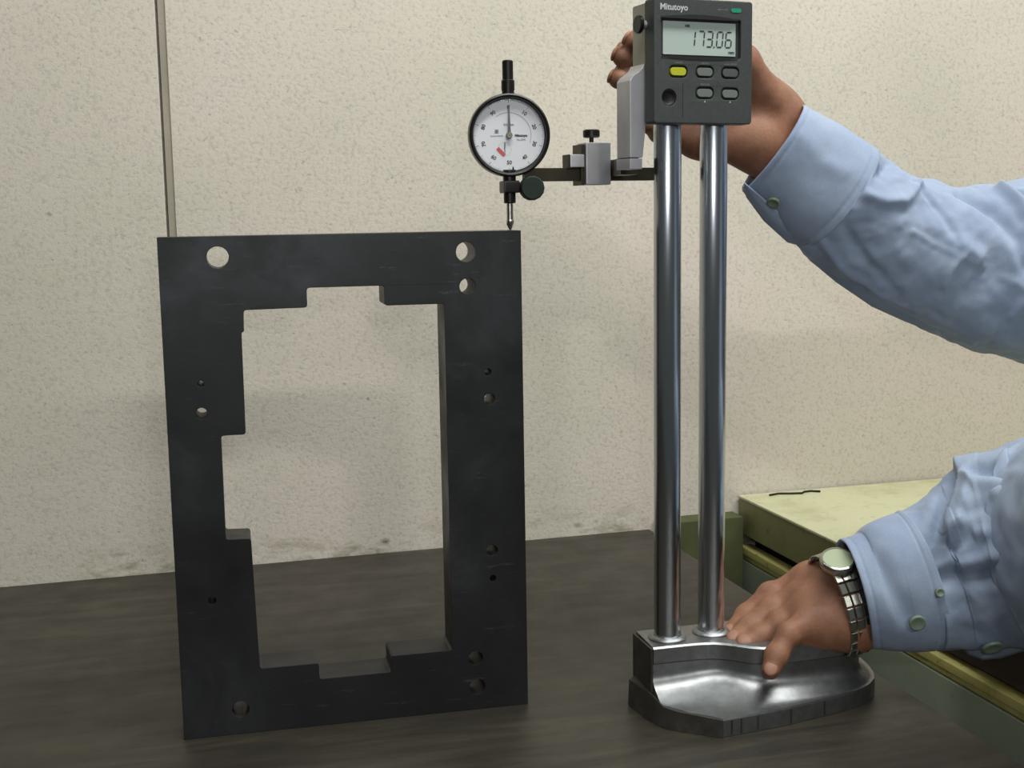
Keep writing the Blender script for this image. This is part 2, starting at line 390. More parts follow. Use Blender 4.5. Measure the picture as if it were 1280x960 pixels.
# display head, local frame: X right, Y back, Z up, origin at the face centre bottom
FC = Vector((.3540, .7800, .4118))
MH = Matrix.Translation(FC) @ Matrix.Rotation(GPHI, 4, 'Z')
def hbox(name, x0, x1, y0, y1, z0, z1, mat, bev=.0006, seg=2, parent=None):
    bm = box_bm(x0, x1, y0, y1, z0, z1, bev, seg); bm.transform(MH)
    o = sharp(from_bm(name, bm, mat, parent or gauge))
    if parent is None: G(o)
    else: o.matrix_parent_inverse = parent.matrix_world.inverted() if False else Matrix()
    return o
X0, X1, HZ = -.0387, .0357, .0800
def rrect(x0, x1, z0, z1, r, n=5):
    out = []
    for cx, cz, a0 in ((x1-r, z1-r, 0), (x0+r, z1-r, pi/2), (x0+r, z0+r, pi), (x1-r, z0+r, 3*pi/2)):
        for k in range(n+1): out.append((cx+r*math.cos(a0+k*pi/2/n), cz+r*math.sin(a0+k*pi/2/n)))
    return out
MX = MH @ Matrix.Rotation(pi/2, 4, 'X')      # local (x, z) drawings stand upright, extrusion runs to -Y (towards the viewer)
def face_piece(name, outline, d0, d1, mat, parent, bev=0):
    """prism from d0 in front of the face to d1"""
    o = poly_prism(name, outline, d0, d1, mat, parent, MX, bev)
    return o
unit_M = MX @ Matrix.Translation((0, 0, -.0065))
lcd_x0, lcd_x1, lcd_z0, lcd_z1 = -.0310, .0238, .0444, .0656
win = rrect(lcd_x0-.0022, lcd_x1+.0030, lcd_z0-.0022, lcd_z1+.0022, .0018)
btn = [(-.0207, .0334), (-.0007, .0336), (.0188, .0334), (-.0007, .0200), (.0187, .0198)]
bw, bh = .0058, .0030
bh_holes = [rrect(x-bw-.0011, x+bw+.0011, z-bh-.0010, z+bh+.0010, .0034) for x, z in btn]
jack = circle(-.0275, .0165, .0054, 28)
unit = curve_fill('display_unit', rrect(X0, X1, 0, HZ, .0022), [win]+bh_holes+[jack], .013, .0007, MBP, gauge, unit_M); G(unit)
hbox('display_back', X0+.001, X1-.001, .0035, .0128, .001, HZ-.001, MBP)
# brow above the window
brow = [(-.0335+.0580*t, .0678+.0020*math.sin(pi*t)) for t in [k/12 for k in range(13)]] + [(.0245-.0580*t, .0670) for t in [k/12 for k in range(13)]]
MBLK = new_mat('matt_black', srgb(16, 16, 16), .6)
def sub(o, parent=None): 
    # gauge parts given in world coordinates
    o.parent = gauge; return G(o)
sub(face_piece('brow', brow, -.0001, .0010, MBLK, gauge))
lip = [(-.0335+.0580*t, .0412+.0012*(1-math.sin(pi*t))) for t in [k/12 for k in range(13)]] + [(.0245-.0580*t, .0426) for t in [k/12 for k in range(13)]]
sub(face_piece('lower_lip', lip, -.0001, .0004, MBLK, gauge))
MLCD = new_mat('lcd_glass', srgb(176, 190, 182), .22)
lcd = sub(face_piece('screen', rrect(lcd_x0, lcd_x1, lcd_z0, lcd_z1, .0005), -.0032, -.0020, MLCD, gauge))
MSEG = new_mat('lcd_segment', srgb(52, 60, 58), .5)
segs = {'0': 'abcdef', '1': 'bc', '3': 'abcdg', '6': 'acdefg', '7': 'abc'}
def digit(ch, x, z, w_, h_, t_, bm):
    g = .0003; sl = .10
    def quad(pts):
        pts = [(px+(pz-z)*sl, pz) for px, pz in pts]
        f0 = [bm.verts.new(MX @ Vector((a, b, -.0019))) for a, b in pts]; f1 = [bm.verts.new(MX @ Vector((a, b, -.00185))) for a, b in pts]
        bm.faces.new(f1); n = len(pts)
        for i in range(n): bm.faces.new((f0[i], f0[(i+1) % n], f1[(i+1) % n], f1[i]))
    hh = h_/2
    def hor(zc): quad([(x+g+t_/2, zc-t_/2), (x+w_-g-t_/2, zc-t_/2), (x+w_-g, zc), (x+w_-g-t_/2, zc+t_/2), (x+g+t_/2, zc+t_/2), (x+g, zc)])
    def ver(xc, za, zb): quad([(xc-t_/2, za+g+t_/2), (xc, za+g), (xc+t_/2, za+g+t_/2), (xc+t_/2, zb-g-t_/2), (xc, zb-g), (xc-t_/2, zb-g-t_/2)])
    for s in segs[ch]:
        if s == 'a': hor(z+h_)
        if s == 'g': hor(z+hh)
        if s == 'd': hor(z)
        if s == 'b': ver(x+w_, z+hh, z+h_)
        if s == 'c': ver(x+w_, z, z+hh)
        if s == 'e': ver(x, z, z+hh)
        if s == 'f': ver(x, z+hh, z+h_)
bm = bmesh.new()
for ch, xx in (('1', -.0121), ('7', -.0052), ('3', .0012), ('0', .0090), ('6', .0157)): digit(ch, xx, .0500, .0043, .0098, .0010, bm)
box_t = [(.0067, .0494), (.0077, .0494), (.0077, .0504), (.0067, .0504)]
bm.faces.new([bm.verts.new(MX @ Vector((a, b, -.00185))) for a, b in box_t])
sub(from_bm('digits', bm, MSEG, gauge))
def T3(x, z, d): return MX @ Matrix.Translation((x, z, d))
sub(text_mesh('unit_mark', 'mm', .0030, MSEG, gauge, T3(.0205, .0468, -.0019), .0001))
sub(text_mesh('mode_mark', 'ABS', .0022, MSEG, gauge, T3(-.0130, .0629, -.0019), .0001))
MWT = new_mat('print_white', srgb(186, 190, 188), .5); MWT2 = new_mat('print_grey', srgb(120, 126, 122), .5)
sub(text_mesh('lettering', 'Mitutoyo', .0056, MWT, gauge, T3(-.0240, .0740, .0), .00012))
MGRN = new_mat('teal_mark', srgb(38, 138, 108), .4)
sub(face_piece('oval_mark', rrect(.0190, .0268, .0725, .0752, .00134), -.0001, .0003, MGRN, gauge))
sub(text_mesh('lettering', 'ABSOLUTE', .0016, MWT2, gauge, T3(.0125, .0738, .0)))
MYB = new_mat('yellow_rubber_button', srgb(178, 180, 34), .5); MGB = new_mat('grey_rubber_button', srgb(104, 110, 104), .55)
MDB = new_mat('dark_rubber_button', srgb(74, 80, 76), .55)
for i, (x, z) in enumerate(btn):
    o = sub(face_piece('button', rrect(x-bw, x+bw, z-bh+.0004, z+bh-.0004, .0024), -.005, .0002, (MYB, MGB, MDB, MGB, MGB)[i], gauge, .0003))
    if i == 0: o['label'] = 'yellow oval button'
for s, x, z, sz in (('ON/OFF', -.0207, .0390, .0016), ('ORIGIN', -.0007, .0390, .0016), ('in/mm HOLD', .0188, .0390, .0017), ('ZERO/ABS', -.0007, .0254, .0016)):
    sub(text_mesh('lettering', s, sz, MWT2, gauge, T3(x, z, .0)))
for x, s in ((-.0007, 'A'), (.0187, 'A')):
    sub(face_piece('arrow_mark', [(x-.0007, .0140), (x+.0007, .0140), (x, .0151)], -.0001, .0001, MWT, gauge))
# round cap lower left
Mj = MX @ Matrix.Translation((-.0275, .0165, -.004)) @ Matrix.Scale(.86, 4)
sub(lathe('round_cap', [(0, .0012), (.0030, .0014), (.0046, .0022), (.0055, .0034), (.0061, .0034), (.0061, -.002)], MBLK, gauge, Mj, 40))
sub(face_piece('cover_seam', [(-.0175, .004), (-.0172, .004), (-.0172, .026), (-.0175, .026)], -.0001, .0001, MBLK, gauge))

# slider housing and jaw bracket behind the unit
hs = [(-.0372, .0130), (.0330, .0130), (.0330, .048), (-.0362, .048), (-.0372, .031)]
def plan_prism(name, pts, z0, z1, mat, bev=.0006):
    bm = bmesh.new(); vs = [bm.verts.new((x, y, z0)) for x, y in pts]; f = bm.faces.new(vs)
    r = bmesh.ops.extrude_face_region(bm, geom=[f])
    for v in r['geom']:
        if isinstance(v, bmesh.types.BMVert): v.co.z = z1
    if bev: bmesh.ops.bevel(bm, geom=bm.edges[:], offset=bev, segments=2, affect='EDGES', profile=.5)
    bm.transform(MH); return G(sharp(from_bm(name, bm, mat, gauge)))
hbox('slider_housing', X0+.0006, .0320, .0130, .0315, .010, HZ-.0015, MHS, .0012)
# bracket: side profile with sloped shoulder, standing out to the left of the housing
prof = [(-.0490, -.0255), (-.0390, -.0255), (-.0375, .0330), (-.0390, .0400), (-.0395, .0375), (-.0410, .0345), (-.0450, .0315), (-.0490, .0290)]
prof = [(-.0490, -.0215), (-.0395, -.0215), (-.0375, -.004), (-.0365, .0390), (-.0385, .0395), (-.0400, .0365), (-.0430, .0340), (-.0470, .0315), (-.0490, .0285)]
bm = bmesh.new(); vs = [bm.verts.new((x, .0140, z)) for x, z in prof]; f = bm.faces.new(vs)
r = bmesh.ops.extrude_face_region(bm, geom=[f])
for v in r['geom']:
    if isinstance(v, bmesh.types.BMVert): v.co.y = .0335
bmesh.ops.bevel(bm, geom=bm.edges[:], offset=.0006, segments=2, affect='EDGES', profile=.5)
bm.transform(MH); br = G(sharp(from_bm('jaw_bracket', bm, MAL, gauge)))
hbox('jaw_tip', -.0492, -.0400, .0138, .0340, -.0290, -.0220, MAL, .0005)
bm = bmesh.new(); vs = [bm.verts.new((x, y, .3800)) for x, y in ((.3060, .8120), (.3190, .8120), (.3240, .8580), (.3125, .8580), (.3125, .8420))]
bmesh.ops.extrude_face_region(bm, geom=[bm.faces.new(vs)]); bm.verts.ensure_lookup_table()
for v in bm.verts[5:]: v.co.z = .3915
bmesh.ops.bevel(bm, geom=bm.edges[:], offset=.0005, segments=1, affect='EDGES'); G(sharp(from_bm('jaw_tongue', bm, MBR, gauge)))
# thumb knob on the left side of the housing
Mk = MH @ axis_m((X0+.0008, .012, .0640), (-1, 0, 0))
o = lathe('lock_screw', [(0, 0), (.0028, 0), (.0028, .0050), (0, .0050)], MAL, gauge, Mk, 24); G(o)
prof_k = [(0, .0042), (.0054, .0042), (.0059, .0047), (.0059, .0064), (.0054, .0070), (0, .0070)]
o = lathe('lock_knob', prof_k, MBK, gauge, Mk, 20); G(o)

# holder bar, clamp block, thumbscrew
bphi = math.radians(4)
B0 = Vector((.2375, .8500, .3818)); MB_ = Matrix.Translation(B0) @ Matrix.Rotation(bphi, 4, 'Z')
def bbox(name, x0, x1, y0, y1, z0, z1, mat, bev=.0004):
    bm = box_bm(x0, x1, y0, y1, z0, z1, bev, 2); bm.transform(MB_); return G(sharp(from_bm(name, bm, mat, gauge)))
bbox('holder_bar', .012, .1110, -.0030, .0030, -.0049, .0043, MBR)
bbox('clamp_block', .0548, .0738, -.0085, .0085, -.0078, .0218, MAL, .0008)
bbox('clamp_side_plate', .0520, .0546, -.0060, .0100, -.0080, .0205, MBR, .0004)
bbox('clamp_nut', .0432, .0540, -.0075, .0030, .0045, .0135, MAL, .0006)
bbox('clamp_nut_face', .0415, .0431, -.0070, .0035, .0045, .0134, MBR, .0003)
Mt = MB_ @ Matrix.Translation((.0625, 0, .0218))
G(lathe('thumbscrew', [(0, -.004), (.0016, -.004), (.0016, .0034), (.0052, .0036), (.0060, .0044), (.0060, .0084), (.0052, .0092), (0, .0092)], MBK, gauge, Mt, 26))

# ------------------------------------------------------------------ dial indicator
DX, DY, DZ = .2378, .8500, .4085
dphi = math.radians(-7)
dial = empty('dial_indicator', (DX, DY, .3440), 'round white-faced dial indicator with black bezel, its tip touching the plate top', 'dial gauge')
D = lambda o: rel(o, dial)
MD = Matrix.Translation((DX, DY, DZ)) @ Matrix.Rotation(dphi, 4, 'Z') @ Matrix.Rotation(pi/2, 4, 'X')   # local z points to the viewer
MV = Matrix.Translation((DX, DY, 0))
MSV = new_mat('bright_steel', srgb(176, 172, 160), .25, 1.)
MWF = new_mat('dial_white', srgb(226, 228, 232), .5)
D(lathe('case', [(0, -.0130), (.0255, -.0130), (.0272, -.0112), (.0275, -.004), (.0275, .001)], MBK, dial, MD, 72))
R0 = .0284
D(lathe('bezel', [(.0262, -.0030), (.0278, -.0036), (R0, -.0022), (R0, .0040), (.0280, .0058), (.0270, .0064), (.0258, .0058), (.0250, .0040), (.0249, .0010), (.0250, .0006)], MBK, dial, MD, 96))
D(lathe('dial_face', [(0, .0008), (.0252, .0008)], MWF, dial, MD, 72))
MPR = new_mat('dial_print', srgb(96, 100, 106), .6); MPRD = new_mat('dial_print_dark', srgb(60, 62, 68), .6)
def fp(x, y, z=.0009): return MD @ Vector((x, y, z))
def strip(bm, x0, y0, x1, y1, w_, z=.0010):
    a = Vector((x0, y0)); b = Vector((x1, y1)); n = (b-a).normalized(); n = Vector((-n.y, n.x))*w_/2
    bm.faces.new([bm.verts.new(fp(q.x, q.y, z)) for q in (a+n, a-n, b-n, b+n)])
bm = bmesh.new()
for k in range(100):
    a = pi/2-2*pi*k/100; r1 = .0222 if k % 10 == 0 else (.0229 if k % 5 == 0 else .0236); c_, s_ = math.cos(a), math.sin(a)
    strip(bm, c_*.0245, s_*.0245, c_*r1, s_*r1, .00032 if k % 10 == 0 else .00018)
for r_, a0, a1 in ((.0155, 125, -20),):
    n = 40
    for k in range(n):
        a = math.radians(a0+(a1-a0)*k/n); b = math.radians(a0+(a1-a0)*(k+1)/n)
        strip(bm, r_*math.cos(a), r_*math.sin(a), r_*math.cos(b), r_*math.sin(b), .00022)
D(from_bm('scale_marks', bm, MPR, dial))
for k in range(1, 10):
    a = pi/2-2*pi*k/10; r_ = .0186
    M_ = MD @ Matrix.Translation((r_*math.cos(a), r_*math.sin(a), .0009)) @ Matrix.Rotation(a-pi/2 if k not in (4, 5, 6) else a+pi/2, 4, 'Z')
    D(text_mesh('numeral', str(k*10), .0036, MPRD, dial, M_, .0001))
D(text_mesh('numeral', '0', .0036, MPRD, dial, MD @ Matrix.Translation((0, .0192, .0009)), .0001))
D(text_mesh('lettering', '0.01mm', .0022, MPRD, dial, MD @ Matrix.Translation((0, .0072, .0009)), .00005))
D(text_mesh('lettering', 'Mitutoyo', .0024, MPRD, dial, MD @ Matrix.Translation((.0085, -.0002, .0009)), .00012))
D(text_mesh('lettering', 'No.2046', .0018, MPR, dial, MD @ Matrix.Translation((.0085, -.0030, .0009))))
D(text_mesh('lettering', 'SHOCK PROOF', .0013, MPR, dial, MD @ Matrix.Translation((-.0085, -.0005, .0009))))
bm = bmesh.new()
for i in range(3): strip(bm, -.0098, .0018+i*.0009, -.0074, .0018+i*.0009, .0004)
for i in range(3): strip(bm, -.0096+i*.001, .0014, -.0096+i*.001, .0040, .0004)
D(from_bm('emblem', bm, MPR, dial))
bm = bmesh.new(); sx, sy = -.0032, -.0094
for k in range(20):
    a = 2*pi*k/20; strip(bm, sx+.0050*math.cos(a), sy+.0050*math.sin(a), sx+.0043*math.cos(a), sy+.0043*math.sin(a), .0002)
D(from_bm('small_scale', bm, MPR, dial))
MRED = new_mat('red_mark', srgb(206, 84, 92), .5)
bm = bmesh.new(); strip(bm, -.0082, -.0086, -.0032, -.0136, .0024, .0011)
D(from_bm('red_marker', bm, MRED, dial))
bm = bmesh.new(); strip(bm, sx, sy, sx+.0002, sy+.0046, .0006, .0016); strip(bm, sx, sy, sx+.0003, sy-.0022, .0004, .0016)
D(from_bm('small_pointer', bm, MPRD, dial))
# main pointer: tapered needle with boss
bm = bmesh.new(); a = math.radians(2)
pts = [(-.0012, 0), (.0012, 0), (.00045, .0150), (.0006, .0205), (-.0006, .0205), (-.00045, .0150)]
up_ = [bm.verts.new(fp(x, y, .0030)) for x, y in pts]; lo_ = [bm.verts.new(fp(x, y, .0027)) for x, y in pts]
bm.faces.new(up_); bm.faces.new(lo_[::-1])
for i in range(6): bm.faces.new((lo_[i], lo_[(i+1) % 6], up_[(i+1) % 6], up_[i]))
D(from_bm('pointer', bm, MPR, dial))
D(lathe('pointer_boss', [(.0022, .0010), (.0022, .0034), (.0018, .0038), (.0006, .0038), (.0004, .0032), (0, .0032)], MSV, dial, MD, 32))
bm = bmesh.new(); 
for x, y in ((.0020, -.0236),): 
    bm.faces.new([bm.verts.new(fp(x+dx_, y+dy_, .0042)) for dx_, dy_ in ((-.0008, -.0010), (.0010, -.0010), (.0006, .0016), (-.0002, .0026))])
D(from_bm('limit_mark', bm, MBK, dial))
MGL = bpy.data.materials.new('dial_crystal'); MGL.use_nodes = True; nn = MGL.node_tree.nodes; ll = MGL.node_tree.links; nn.clear()
o_ = nn.new('ShaderNodeOutputMaterial'); mx = nn.new('ShaderNodeMixShader'); tr = nn.new('ShaderNodeBsdfTransparent'); gl = nn.new('ShaderNodeBsdfGlossy'); fr = nn.new('ShaderNodeFresnel')
gl.inputs['Roughness'].default_value = .04; fr.inputs[0].default_value = 1.22
ll.new(fr.outputs[0], mx.inputs[0]); ll.new(tr.outputs[0], mx.inputs[1]); ll.new(gl.outputs[0], mx.inputs[2]); ll.new(mx.outputs[0], o_.inputs[0])
D(lathe('crystal', [(.0251, .0044), (.0244, .0054), (.0234, .0058), (.016, .0059), (0, .0059)], MGL, dial, MD, 64))
# stem above, cap, lower sleeve, plunger
def vl(name, prof, mat, seg=32): return D(lathe(name, prof, mat, dial, MV, seg))
vl('top_stem', [(0, .434), (.0043, .434), (.0043, .4385), (.0046, .4392), (.0046, .4455), (.0038, .4462), (.0038, .4585), (.0032, .4592), (0, .4592)], MBK)
vl('lower_stem', [(0, .385), (.0045, .385), (.0045, .3755), (.0042, .3750), (.0042, .3628), (.0038, .3620), (0, .3620)], MBK)
G_c = D(sharp(from_bm('stem_clamp', (lambda b: (b.transform(MV), b)[1])(box_bm(-.0058, .0058, -.0070, .0070, .3690, .3775, .0012, 2)), MBK, dial)))
G_c['label'] = 'black clamp on the stem'
vl('plunger', [(0, .3630), (.0023, .3630), (.0023, .3505), (.0026, .3500), (.0026, .3475), (.0014, .3452), (.0007, .3437), (0, .3434)], MSV, 24)
Mg = Matrix.Translation((DX+.0148, DY-.004, .3722)) @ Matrix.Rotation(dphi, 4, 'Z') @ Matrix.Rotation(pi/2, 4, 'X')
kb = [(0, .0060), (.0075, .0060), (.0083, .0052), (.0086, .0020), (.0086, -.0030), (.0080, -.0038), (.0040, -.0040), (.0040, -.0090), (0, -.0090)]
G(lathe('clamp_knob', kb, MGK, gauge, Mg, 14))
bbox('clamp_neck', .0042, .0160, -.0020, .0035, -.0125, -.0070, MBK, .0005)
bbox('bar_end', .0110, .0185, -.0028, .0040, -.0120, .0043, MBK, .0008)


# ------------------------------------------------------------------ person
def skin():
    m = new_mat('skin', srgb(172, 120, 92), .62); v = coords(m)
    a = noise_tex(m, v, 45, 4, .6); c = ramp(m, a, [(.3, srgb(124, 82, 60)), (.7, srgb(152, 108, 82))])
    l = noise_tex(m, v, 420, 3, .7); c = mix(m, .5, c, ramp(m, l, [(.35, .8), (.6, 1.)]), 'MULTIPLY')
    setc(m, c); b = nodes(m)[2]; b.inputs['Subsurface Weight'].default_value = .12
    b.inputs['Subsurface Radius'].default_value = (.006, .002, .001); bump(m, l, .35, .0006); return m
MSK = skin()

def sdf_mesh(caps, vox, ks=.006, pad=.012):
    """round-cone chains merged with a smooth union, surfaced by openvdb; caps = [(p0, p1, r0, r1)]"""
    A = np.array([[*c[0]] for c in caps]); B = np.array([[*c[1]] for c in caps]); r = np.array([[c[2], c[3]] for c in caps])
    lo = np.minimum(A-r[:, :1], B-r[:, 1:]).min(0)-pad; hi = np.maximum(A+r[:, :1], B+r[:, 1:]).max(0)+pad
    n = np.ceil((hi-lo)/vox).astype(int)+1
    F = np.full(n, .03, np.float32)
    for a, b, (ra, rb), c in zip(A, B, r, caps):
        m = max(ra, rb)+.03
        i0 = np.maximum(((np.minimum(a, b)-m-lo)/vox).astype(int), 0); i1 = np.minimum(((np.maximum(a, b)+m-lo)/vox).astype(int)+1, n)
        gx_, gy_, gz_ = [np.arange(i0[k], i1[k], dtype=np.float32)*vox+lo[k] for k in range(3)]
        X, Y, Z = gx_[:, None, None]-a[0], gy_[None, :, None]-a[1], gz_[None, None, :]-a[2]
        d = b-a; L2 = max(d@d, 1e-12)
        t = np.clip((X*d[0]+Y*d[1]+Z*d[2])/L2, 0, 1)
        dist = np.sqrt((X-t*d[0])**2+(Y-t*d[1])**2+(Z-t*d[2])**2)-(ra+(rb-ra)*t)
        sl = tuple(slice(i0[k], i1[k]) for k in range(3)); G_ = F[sl]
        k_ = c[4] if len(c) > 4 else ks
        h = np.maximum(k_-np.abs(G_-dist), 0)/k_
        F[sl] = np.minimum(G_, dist)-h*h*k_*.25
    g = vdb.FloatGrid(.03); g.copyFromArray(np.ascontiguousarray(F, np.float32))
    p, q = g.convertToQuads(0.0)
    return p*vox+lo, q

def chain(pts, rs, k=.006):
    out = []
    for i in range(len(pts)-1): out.append((pts[i], pts[i+1], rs[i], rs[i+1], k))
    return out
def finger(pts, r, k=.0035):
    """pts: MCP, PIP, DIP, tip ; r = base radius"""
    out = chain(pts, [r, r*.90, r*.82, r*.72], k)
    out.append((pts[1], pts[1]+Vector((0, 0, .0001)), r*.93, r*.93, k)); out.append((pts[2], pts[2]+Vector((0, 0, .0001)), r*.84, r*.84, k))
    return out
# left hand pressing on the gauge base (near the viewer)
lf = {
 'index':  ([P(1008, 727, .815), P(963, 744, .821), P(934, 770, .818), P(914, 792, .812)], .0100),
 'middle': ([P(1010, 741, .800), P(966, 762, .806), P(938, 785, .802), P(918, 801, .797)], .0102),
 'ring':   ([P(1012, 757, .787), P(975, 779, .790), P(951, 797, .789), P(931, 806, .787)], .0098),
 'pinky':  ([P(1015, 776, .774), P(985, 793, .768), P(970, 820, .762), P(963, 838, .757)], .0090)}
wu, wd = P(1056, 733, .788), P(1066, 776, .770)
fo_u, fo_d = P(1150, 718, .778), P(1150, 742, .774)
capsL = []
for k_, (p, r) in lf.items(): capsL += finger(p, r)
for (k_, (p, r)), (wp_, rw) in zip(lf.items(), ((wu, .016), (wu.lerp(wd, .3), .017), (wu.lerp(wd, .65), .017), (wd, .016))):
    capsL.append((wp_, p[0], rw, r*1.05, .012))
capsL += [(wd+Vector((0, 0, -.004)), P(1008, 796, .776), .016, .0115, .010), (wu, P(1018, 722, .808), .0150, .012, .01)]
capsL += chain([P(1040, 728, .806), P(1008, 738, .832), P(975, 760, .845), P(952, 778, .843)], [.0145, .0125, .0105, .0085], .005)
capsL += [(wu, fo_u, .0185, .019, .014), (wd, fo_d, .0185, .019, .014)]
# right hand wrapped behind the slider
rf = {
 'index':  ([P(905, 66, .888), P(842, 48, .890), P(806, 44, .876), P(792, 52, .860)], .0098),
 'middle': ([P(893, 92, .892), P(822, 70, .900), P(785, 66, .886), P(778, 71, .866)], .0102),
 'ring':   ([P(884, 120, .892), P(818, 99, .900), P(782, 94, .886), P(773, 99, .866)], .0098),
 'pinky':  ([P(878, 152, .888), P(845, 166, .886), P(824, 165, .880), P(812, 157, .872)], .0088)}
ru, rd = P(966, 141, .892), P(940, 178, .886)
ro_u, ro_d = P(1068, 245, .882), P(1055, 268, .876)
capsR = []
for k_, (p, r) in rf.items(): capsR += finger(p, r)
for (k_, (p, r)), (wp_, rw) in zip(rf.items(), ((ru, .016), (ru.lerp(rd, .3), .017), (ru.lerp(rd, .65), .017), (rd, .016))):
    capsR.append((wp_, p[0], rw, r*1.1, .012))
capsR += [(rd, P(868, 176, .884), .015, .0115, .012), (P(880, 172, .886), P(905, 110, .890), .015, .015, .012), (ru, P(925, 88, .888), .017, .014, .012)]
capsR += chain([P(955, 122, .880), P(928, 78, .868), P(903, 48, .856), P(884, 34, .848)], [.0150, .0125, .0105, .0085], .006)
capsR += [(ru, ro_u, .0185, .022, .014), (rd, ro_d, .0185, .022, .014)]

elL, shL = P(1420, 655, .62), Vector((.78, .40, .38))
elR, shR = P(1345, 350, .86), Vector((.86, .68, .48))
chest, pelvis, neck, head = Vector((.84, .52, .42)), Vector((1.0, .42, .10)), Vector((.80, .52, .56)), Vector((.755, .50, .70))
fwd = (P(880, 400, .8)-head); fwd.z *= .6; fwd.normalize(); side = fwd.cross(Vector((0, 0, 1))).normalized(); upv = side.cross(fwd)
body = []
body += chain([fo_u.lerp(fo_d, .5), P(1262, 692, .745), elL, shL, chest], [.022, .030, .038, .048, .08], .02)
body += chain([ro_u.lerp(ro_d, .5), P(1175, 322, .873), elR, shR, chest], [.027, .032, .038, .048, .08], .02)
body += chain([chest, chest.lerp(pelvis, .6), pelvis], [.115, .105, .12], .04)
ax = (shR-shL).normalized(); body += [(chest+ax*.07, chest-ax*.07, .09, .09, .04), (pelvis+ax*.05, pelvis-ax*.05, .10, .10, .04)]
body += [(chest+Vector((-.02, 0, .05)), neck, .06, .052, .03), (neck, head, .052, .058, .02)]
body += [(head+upv*.02-fwd*.02, head+upv*.045+fwd*.01, .088, .082, .03), (head+fwd*.035-upv*.055, head+fwd*.03, .045, .065, .03)]
body += [(head+fwd*.088+upv*.012, head+fwd*.108-upv*.022, .006, .012, .010), (head+fwd*.088-upv*.05+side*.018, head+fwd*.088-upv*.05-side*.018, .007, .007, .008)]
for s_ in (-1, 1): body += [(head+side*s_*.082+upv*.015, head+side*s_*.084-upv*.02-fwd*.004, .014, .009, .006), (head+side*s_*.034+fwd*.078+upv*.012, head+side*s_*.033+fwd*.079+upv*.012, .013, .013, .006)]
legs = []
for s_, foot_ in ((-1, Vector((1.05, .22, FLOOR+.06))), (1, Vector((1.13, .47, FLOOR+.06)))):
    hp = pelvis+ax*s_*.085; kn = hp.lerp(foot_, .5)+Vector((-.03, 0, 0))
    body += chain([hp, kn, foot_], [.085, .056, .042], .02); legs.append((hp, kn, foot_))
vs_all, qs_all, off = [], [], 0
for caps, vox, ks in ((capsL, .0011, .006), (capsR, .0011, .006), (body, .006, .02)):
    p, q = sdf_mesh(caps, vox, ks); vs_all.append(p); qs_all.append(q+off); off += len(p)
me = bpy.data.meshes.new('body'); me.from_pydata(np.concatenate(vs_all).tolist(), [], np.concatenate(qs_all).tolist()); me.update()
person = empty('person', (1.05, .40, FLOOR), 'person in a light blue long-sleeved shirt reaching in, both hands on the height gauge', 'person')
bd = rel(link('body', me, MSK, person, True), person)
bm = bmesh.new(); bm.from_mesh(me)
for _ in range(2): bmesh.ops.smooth_vert(bm, verts=bm.verts[:], factor=.5, use_axis_x=True, use_axis_y=True, use_axis_z=True)
bmesh.ops.recalc_face_normals(bm, faces=bm.faces[:]); bm.to_mesh(me); bm.free(); me.polygons.foreach_set('use_smooth', [True]*len(me.polygons))
PR = lambda o: rel(o, person)
MNL = new_mat('fingernail', srgb(146, 104, 82), .55)
def nail(p, dirn, nrm, r):
    dirn = dirn.normalized(); nrm = (nrm-dirn*nrm.dot(dirn)).normalized(); sd = dirn.cross(nrm)
    bm = bmesh.new(); bmesh.ops.create_uvsphere(bm, u_segments=16, v_segments=8, radius=1)
    M = Matrix(((sd.x*r*.55, dirn.x*r*.62, nrm.x*r*.2, 0), (sd.y*r*.55, dirn.y*r*.62, nrm.y*r*.2, 0), (sd.z*r*.55, dirn.z*r*.62, nrm.z*r*.2, 0), (0, 0, 0, 1)))
    M.translation = p + nrm*r*.58 + dirn*r*.10
    bm.transform(M); o = from_bm('fingernail', bm, MNL, None, True); o.parent = bd; return o
for k_, (p, r) in lf.items(): nail(p[3], p[3]-p[2], Vector((-.1, -.55, .8)), r)
for k_ in ('index', 'middle', 'ring'): p, r = rf[k_]; nail(p[3], p[3]-p[2], Vector((-1, -.1, .25)), r)

# shirt
def cloth():
    m = new_mat('blue_cotton', srgb(150, 170, 205), .85); v = coords(m)
    a = noise_tex(m, v, 18, 4, .6); c = ramp(m, a, [(.3, srgb(136, 151, 176)), (.7, srgb(156, 170, 190))])
    f = noise_tex(m, v, 900, 2, .6); c = mix(m, .6, c, ramp(m, f, [(.3, .88), (.6, 1.)]), 'MULTIPLY')
    setc(m, c); nodes(m)[2].inputs['Sheen Weight'].default_value = .15; bump(m, f, .3, .0003); return m
MCL = cloth(); MBT = new_mat('green_grey_button', srgb(120, 134, 118), .35)
def spline(vals, u):
    """Catmull-Rom through rows of vals at parameter u"""
    n = len(vals)-1; i = min(int(u), n-1); t = u-i
    p0, p1, p2, p3 = vals[max(i-1, 0)], vals[i], vals[i+1], vals[min(i+2, n)]
    return .5*((2*p1)+(-p0+p2)*t+(2*p0-5*p1+4*p2-p3)*t*t+(-p0+3*p1-3*p2+p3)*t*t*t)
